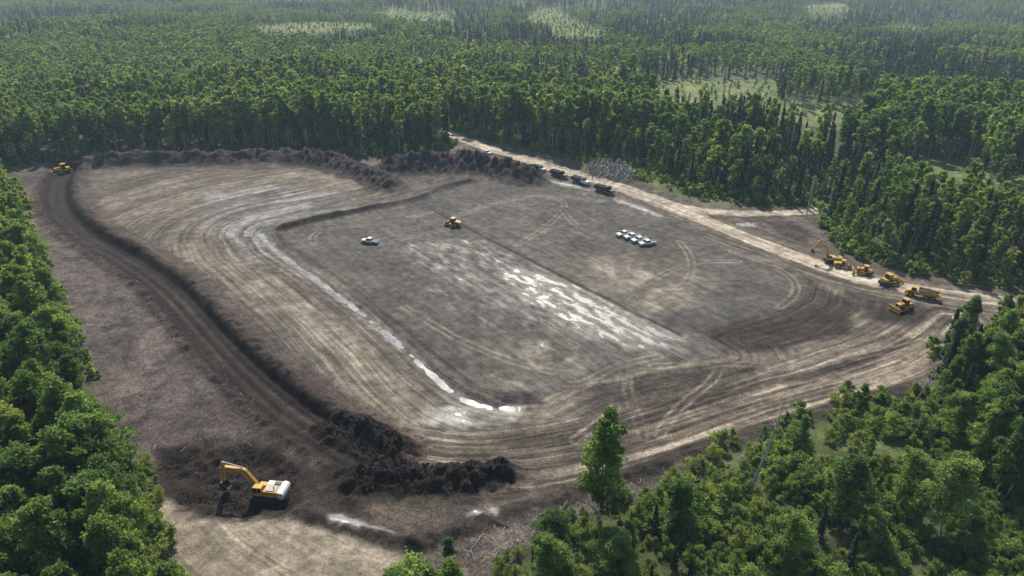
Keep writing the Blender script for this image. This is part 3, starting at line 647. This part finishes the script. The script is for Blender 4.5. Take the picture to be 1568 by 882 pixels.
def pickup(name):
    b = MB()
    b.prism([(-2.9,.5),(2.75,.45),(2.9,.6),(2.9,.98),(2.75,1.1),(1.4,1.17),(-.75,1.17),(-.75,.72),(-2.9,.72)],-.97,.97,WH)
    for y_ in ((-.97,-.87),(.87,.97)): b.box(-2.9,-.75,y_[0],y_[1],.722,1.17,WH)
    b.box(-2.9,-2.82,-.87,.87,.722,1.15,WH); b.box(-2.82,-.75,-.86,.86,.722,.76,GR)
    b.prism([(-.75,1.172),(1.42,1.172),(.72,1.78),(-.62,1.78)],-.84,.84,GL); b.box(-.7,.8,-.84,.84,1.78,1.86,WH,(.08,.06))
    for y_ in ((-.87,-.842),(.842,.87)):
        b.prism([(-.77,1.175),(-.6,1.175),(-.48,1.779),(-.64,1.779)],y_[0],y_[1],WH); b.prism([(.2,1.175),(.3,1.175),(.3,1.779),(.2,1.779)],y_[0],y_[1],WH); b.prism([(1.3,1.175),(1.46,1.175),(.8,1.779),(.66,1.779)],y_[0],y_[1],WH)
    for x_ in (-1.75,1.8):
        for y_ in (-.86,.86):
            b.cyl((x_,y_*1.132-.005,.5),(x_,y_*1.132+.005,.5),.47,BK,16); b.wheel(x_,y_,.4,.27)
    b.box(2.9,3.0,-.9,.9,.42,.62,GR); b.box(-3.02,-2.9,-.9,.9,.45,.62,GR); b.box(2.9,2.92,-.6,.6,.68,.95,BK)
    for sy in (-1,1):
        b.box(2.88,2.93,sy*.78-.14,sy*.78+.14,.72,.94,GR); b.box(-2.93,-2.89,sy*.88-.07,sy*.88+.07,.75,1.1,RE); b.box(1.0,1.2,sy*1.08-.1,sy*1.08+.1,1.15,1.35,WH)
    return b.mesh(name)
def dump_truck(name, cabm, boxm):
    b = MB()
    b.box(-4.3,4.2,-.45,.45,.75,1.0,BK)
    b.prism([(2.5,.8),(4.5,.75),(4.6,1.3),(4.4,1.75),(2.5,1.95)],-.85,.85,cabm); b.box(4.6,4.63,-.6,.6,.85,1.6,GR); b.box(4.4,4.75,-1.15,1.15,.45,.8,GR)
    b.prism([(1.1,.9),(2.5,.9),(2.5,1.95),(2.25,2.75),(1.1,2.8)],-1.1,1.1,cabm)
    b.prism([(2.52,1.97),(2.53,2.0),(2.31,2.66),(2.29,2.66)],-.95,.95,GL)
    for sy in (-1,1): b.prism([(1.4,1.95),(2.3,1.95),(2.12,2.6),(1.4,2.6)],sy*1.115-.01,sy*1.115+.01,GL); b.cyl((.95,sy*1.0,.9),(.95,sy*1.0,3.2),.09,GR,8)
    b.prism([(-4.5,1.1),(.7,1.1),(.85,2.75),(.7,2.75),(.55,1.25),(-4.45,1.25)],-1.19,1.19,boxm)
    for sy in (-1,1):
        b.prism([(-4.6,1.1),(.75,1.1),(.9,2.7),(-4.7,2.55)],sy*1.24-.05,sy*1.24+.05,boxm)
        for i in range(6): x_ = -4.2+i*.85; b.box(x_,x_+.1,sy*1.33-.04,sy*1.33+.04,1.15,2.55,boxm)
    b.box(-4.75,-4.66,-1.2,1.2,1.1,2.45,boxm); b.prism([(.7,2.75),(2.0,2.98),(2.0,3.05),(.7,2.86)],-1.15,1.15,boxm)
    b.prism([(-4.6,1.27),(.6,1.27),(.6,2.2),(-1.2,2.7),(-3.4,2.55),(-4.6,2.1)],-1.15,1.15,SO)
    for x_ in (3.7,-.4,-1.9,-3.2):
        for sy in (-1,1): b.wheel(x_,sy*1.0,.52,.45 if x_ < 3 else .32)
    for sy in (-1,1): b.box(3.0,4.4,sy*1.0-.18,sy*1.0+.18,1.07,1.15,cabm)
    return b.mesh(name)
def hauler(name):
    b = MB()
    b.prism([(1.6,1.0),(4.9,.9),(5.1,1.5),(4.6,2.1),(3.6,2.3),(1.6,2.3)],-1.0,1.0,YE); b.prism([(1.9,2.3),(3.5,2.3),(3.25,3.35),(2.0,3.35)],-.7,.9,GL); b.box(1.85,3.4,-.8,1.0,3.35,3.47,YE)
    b.box(-4.5,1.6,-.6,.6,.9,1.3,ST)
    b.prism([(-5.4,2.0),(-4.6,1.5),(1.0,1.5),(1.4,3.1),(1.2,3.1),(.8,1.75),(-4.5,1.75),(-5.3,2.2)],-1.38,1.38,YE)
    for sy in (-1,1): b.prism([(-5.5,2.1),(-4.6,1.5),(1.0,1.5),(1.42,3.12),(-1,2.95),(-5.0,2.7)],sy*1.45-.06,sy*1.45+.06,YE)
    b.prism([(-4.9,1.9),(-4.4,1.77),(.8,1.77),(.9,2.6),(-1.5,3.1),(-3.8,2.8)],-1.35,1.35,SO)
    for x_ in (3.4,-1.4,-3.3):
        for sy in (-1,1): b.wheel(x_,sy*1.25,.85,.65,YE)
    b.box(4.9,5.2,-1.3,1.3,.7,1.0,BK)
    return b.mesh(name)
def compactor(name):
    b = MB(); b.cyl((1.9,-1.05,.75),(1.9,1.05,.75),.75,ST,22)
    for sy in (-1,1): b.box(.6,2.8,sy*1.2-.08,sy*1.2+.08,.6,.95,YE); b.wheel(-1.5,sy*.95,.78,.55,YE)
    b.box(2.72,2.9,-1.29,1.29,.61,.96,YE); b.box(.3,.7,-1.29,1.29,.61,1.1,YE)
    b.prism([(-2.9,.9),(-.6,.9),(-.6,2.0),(-2.6,1.85),(-2.95,1.6)],-.75,.75,YE); b.box(-.6,.4,-.8,.8,.9,1.3,DB)
    b.prism([(-.6,1.3),(.5,1.3),(.6,1.8),(.4,2.75),(-.6,2.75)],-.75,.75,GL); b.box(-.75,.6,-.85,.85,2.75,2.88,YE)
    for x_ in (-.66,.4):
        for y_ in (-.81,.76): b.box(x_,x_+.08,y_,y_+.05,1.3,2.75,DB)
    b.cyl((-2.0,.3,1.9),(-2.0,.3,2.5),.06,BK,8)
    return b.mesh(name)
def heading(u, v, u2, v2):
    a = P(u, v); b_ = P(u2, v2); return math.atan2(b_[1]-a[1], b_[0]-a[0])
def put_obj(name, me, u, v, rz, s=1.0, dz=0):
    x, y = P(u, v)
    for _ in range(3):
        z = float(H(np.array([x]), np.array([y]))[0][0]); x, y = ray(u, v, z)
    o = bpy.data.objects.new(name, me); scene.collection.objects.link(o)
    o.location = (x, y, z+dz); o.rotation_euler = (0, 0, rz); o.scale = (s, s, s)
    bv = o.modifiers.new("bevel", 'BEVEL'); bv.width = .035; bv.segments = 2; bv.limit_method = 'ANGLE'; return o
put_obj("excavator", excavator("excavator_mesh", tip=(7.6,2.6)), 412, 762, math.radians(172), 1.12, .1)
ex2 = excavator("excavator_mesh_b", boom=((1.2,1.9),(2.4,6.0),(4.9,7.6)), tip=(7.0,4.6), cw=YE)
put_obj("excavator", ex2, 1272, 402, math.radians(165), .9)
dz = bulldozer("bulldozer_mesh")
put_obj("bulldozer", dz, 98, 266, math.radians(215), 1.45, .2)
put_obj("bulldozer", dz, 1322, 420, math.radians(150), 1.0); put_obj("bulldozer", dz, 1360, 436, math.radians(20), 1.2); put_obj("bulldozer", dz, 1382, 474, math.radians(200), 1.08)
put_obj("articulated_dump_truck", hauler("hauler_mesh"), 1410, 455, math.radians(150), .85)
put_obj("soil_compactor", compactor("compactor_mesh_b"), 1290, 410, math.radians(-20), .95)
put_obj("soil_compactor", compactor("compactor_mesh"), 694, 346, math.radians(155), 1.15)
pk = pickup("pickup_mesh")
put_obj("pickup_truck", pk, 567, 372, math.radians(165), 1.08)
for (u, v) in [(956,361),(968,365),(979,370),(991,375)]: put_obj("pickup_truck", pk, u, v, math.radians(200)+random.uniform(-.05,.05), 1.06)
t1 = dump_truck("dump_truck_mesh", DB, DB); t2 = dump_truck("dump_truck_mesh_b", WH, DB)
hd = heading(928,292,856,268)
for (u, v, me, s) in [(926,295,t1,1.1),(889,281,t2,1.05),(856,271,t1,1.05),(825,261,t2,.9)]: put_obj("dump_truck", me, u, v, hd+math.pi, s)
put_obj("pickup_truck", pk, 745, 236, heading(745,236,800,252))
bp_ = MB(); bp_.cyl((0,0,-1),(0,0,17),.22,GR,10,.14); bp_.box(-1.1,1.1,-.07,.07,15.9,16.1,GR)
for q_ in (-1,-.4,.4,1): bp_.cyl((q_,0,16.1),(q_,0,16.35),.06,WH,6)
put_obj("utility_pole", bp_.mesh("utility_pole"), 1234, 334, .3)
# ------------------------------------------------------------------ debris
def sticks(name, n, pts_fn, lmin, lmax, r, mat, pile=0):
    t = TM(); rng = np.random.default_rng(len(name)+n)
    xs, ys = pts_fn(n, rng); zs = H(xs, ys)[0]
    for i in range(len(xs)):
        l = rng.uniform(lmin, lmax)/2; a = rng.uniform(0, 6.28); e = rng.normal()*(.12+.3*(pile > 0)); z = zs[i]+.12+rng.uniform(0, pile)
        d = np.array([math.cos(a)*l, math.sin(a)*l, e*l]); c = np.array([xs[i], ys[i], z]); rr = r*rng.uniform(.4, 1.3)
        t.limb([c-d, c+d], [rr, rr*.6], 4, 0)
    o = bpy.data.objects.new(name, t.mesh(name, [mat])); scene.collection.objects.link(o)
def inpoly(pxs):
    pg = PG(pxs)
    def fn(n, rng):
        xs = [p[0] for p in pg]; ys = [p[1] for p in pg]; a = rng.uniform(min(xs), max(xs), n*4); b = rng.uniform(min(ys), max(ys), n*4); m = inside(pg, a, b); return a[m][:n], b[m][:n]
    return fn
sticks("log_pile", 300, inpoly([(893,262),(905,252),(945,252),(975,270),(955,280),(910,272)]), 2, 6, .22, M_DEAD, 3)
sticks("wood_debris", 1100, inpoly([(40,260),(80,262),(78,320),(180,400),(290,500),(400,620),(430,690),(240,690),(140,600),(110,480),(60,380)]), .4, 1.8, .06, M_DEAD)
sticks("root_debris", 450, inpoly([(640,882),(760,805),(900,765),(1080,700),(1090,730),(900,790),(760,860)]), .4, 2.5, .07, M_DEAD, .3)
def clods(name, pxs, n, smin, smax):
    xs, ys = inpoly(pxs)(n, np.random.default_rng(n)); zs = H(xs, ys)[0]; rng = np.random.default_rng(n+1)
    base = np.array([(x, y, z) for x in (-1,1) for y in (-1,1) for z in (-1,1)], float); q = np.array([[0,1,3,2],[4,6,7,5],[0,4,5,1],[2,3,7,6],[0,2,6,4],[1,5,7,3]]); t = TM()
    for i in range(len(xs)):
        s = smin+(smax-smin)*rng.random()**4; R = np.linalg.qr(rng.normal(size=(3,3)))[0]
        t.add((base*(s*rng.uniform(.5,1,3))*rng.uniform(.5,1.2,(8,1)))@R+np.array([xs[i], ys[i], zs[i]+s*.1]), q, 0, 1.0)
    o = bpy.data.objects.new(name, t.mesh(name, [M_SOIL])); scene.collection.objects.link(o)
clods("dirt_clods", [(480,640),(560,645),(625,690),(635,700),(600,705),(540,690),(490,675)], 1500, .07, .34)
clods("dirt_clods", [(530,725),(620,715),(700,712),(775,712),(775,745),(700,758),(560,758)], 1700, .07, .34)
clods("dirt_clods", [(235,700),(330,680),(420,690),(455,715),(440,780),(370,790),(300,785),(270,765)], 1500, .06, .25)
# ditch water: muddy, with sky glare painted into its pale base colour
water, nt, out = newmat("muddy_water_painted_glare"); bb = nd(nt, 'ShaderNodeBsdfPrincipled', Roughness=.2); bb.inputs['Base Color'].default_value = (.27,.28,.275,1)
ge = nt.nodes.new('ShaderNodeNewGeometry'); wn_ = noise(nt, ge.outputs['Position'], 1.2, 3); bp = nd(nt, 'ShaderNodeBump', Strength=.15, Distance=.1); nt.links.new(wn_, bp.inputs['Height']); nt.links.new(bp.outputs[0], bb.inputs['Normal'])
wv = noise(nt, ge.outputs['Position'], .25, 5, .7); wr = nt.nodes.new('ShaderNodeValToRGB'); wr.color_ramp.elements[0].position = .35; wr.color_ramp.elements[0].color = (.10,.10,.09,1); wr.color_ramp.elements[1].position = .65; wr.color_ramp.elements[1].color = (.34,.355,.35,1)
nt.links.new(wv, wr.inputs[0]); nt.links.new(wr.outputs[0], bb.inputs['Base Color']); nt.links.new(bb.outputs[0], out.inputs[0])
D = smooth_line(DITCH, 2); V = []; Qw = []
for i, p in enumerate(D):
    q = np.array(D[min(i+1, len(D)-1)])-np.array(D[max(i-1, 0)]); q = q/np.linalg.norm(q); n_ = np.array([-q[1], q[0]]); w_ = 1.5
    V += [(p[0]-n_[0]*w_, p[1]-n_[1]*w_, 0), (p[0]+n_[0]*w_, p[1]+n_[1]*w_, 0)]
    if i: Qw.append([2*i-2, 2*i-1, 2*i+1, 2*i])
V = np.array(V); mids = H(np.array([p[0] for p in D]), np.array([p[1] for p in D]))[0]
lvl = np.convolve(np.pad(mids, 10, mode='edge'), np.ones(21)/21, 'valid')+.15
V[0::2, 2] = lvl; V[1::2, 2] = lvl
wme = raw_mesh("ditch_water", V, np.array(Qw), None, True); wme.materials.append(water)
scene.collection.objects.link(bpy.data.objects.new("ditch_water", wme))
# ------------------------------------------------------------------ light
SUN_EL, SUN_AZ = math.radians(45), math.radians(-4)   # azimuth from +Y, clockwise positive
w = bpy.data.worlds.new("World"); scene.world = w; w.use_nodes = True; nt = w.node_tree; bg = nt.nodes['Background']
sky = nt.nodes.new('ShaderNodeTexSky'); sky.sky_type = 'NISHITA'; sky.sun_disc = False; sky.sun_elevation = SUN_EL; sky.sun_rotation = SUN_AZ; sky.air_density = 1.2; sky.dust_density = 1.5
nt.links.new(sky.outputs[0], bg.inputs[0]); bg.inputs[1].default_value = .12
sl_ = bpy.data.lights.new("sun", 'SUN'); sl_.energy = 4.8; sl_.angle = math.radians(.5); sl_.color = (1, .95, .86)
so = bpy.data.objects.new("sun", sl_); scene.collection.objects.link(so)
d = Vector((math.sin(SUN_AZ)*math.cos(SUN_EL), math.cos(SUN_AZ)*math.cos(SUN_EL), math.sin(SUN_EL)))
so.rotation_euler = d.to_track_quat('Z', 'Y').to_euler()
# aerial haze: thin real scattering medium over the valley
hz, nt, out = newmat("haze_air"); vs = nt.nodes.new('ShaderNodeVolumeScatter'); vs.inputs['Color'].default_value = (.58,.80,1,1); vs.inputs['Density'].default_value = .00018; vs.inputs['Anisotropy'].default_value = .1
nt.links.new(vs.outputs[0], out.inputs['Volume'])
b = MB(); b.box(-3500,3500,-200,6000,-60,160,0); hm = bpy.data.meshes.new("haze"); hm.from_pydata(b.v, [], b.f); hm.materials.append(hz)
ho = bpy.data.objects.new("haze", hm); scene.collection.objects.link(ho)
scene.view_settings.view_transform = 'Standard'; scene.view_settings.look = 'None'; scene.view_settings.exposure = 0
print("verts", N, "objects", len(scene.objects), time.time()-T0)
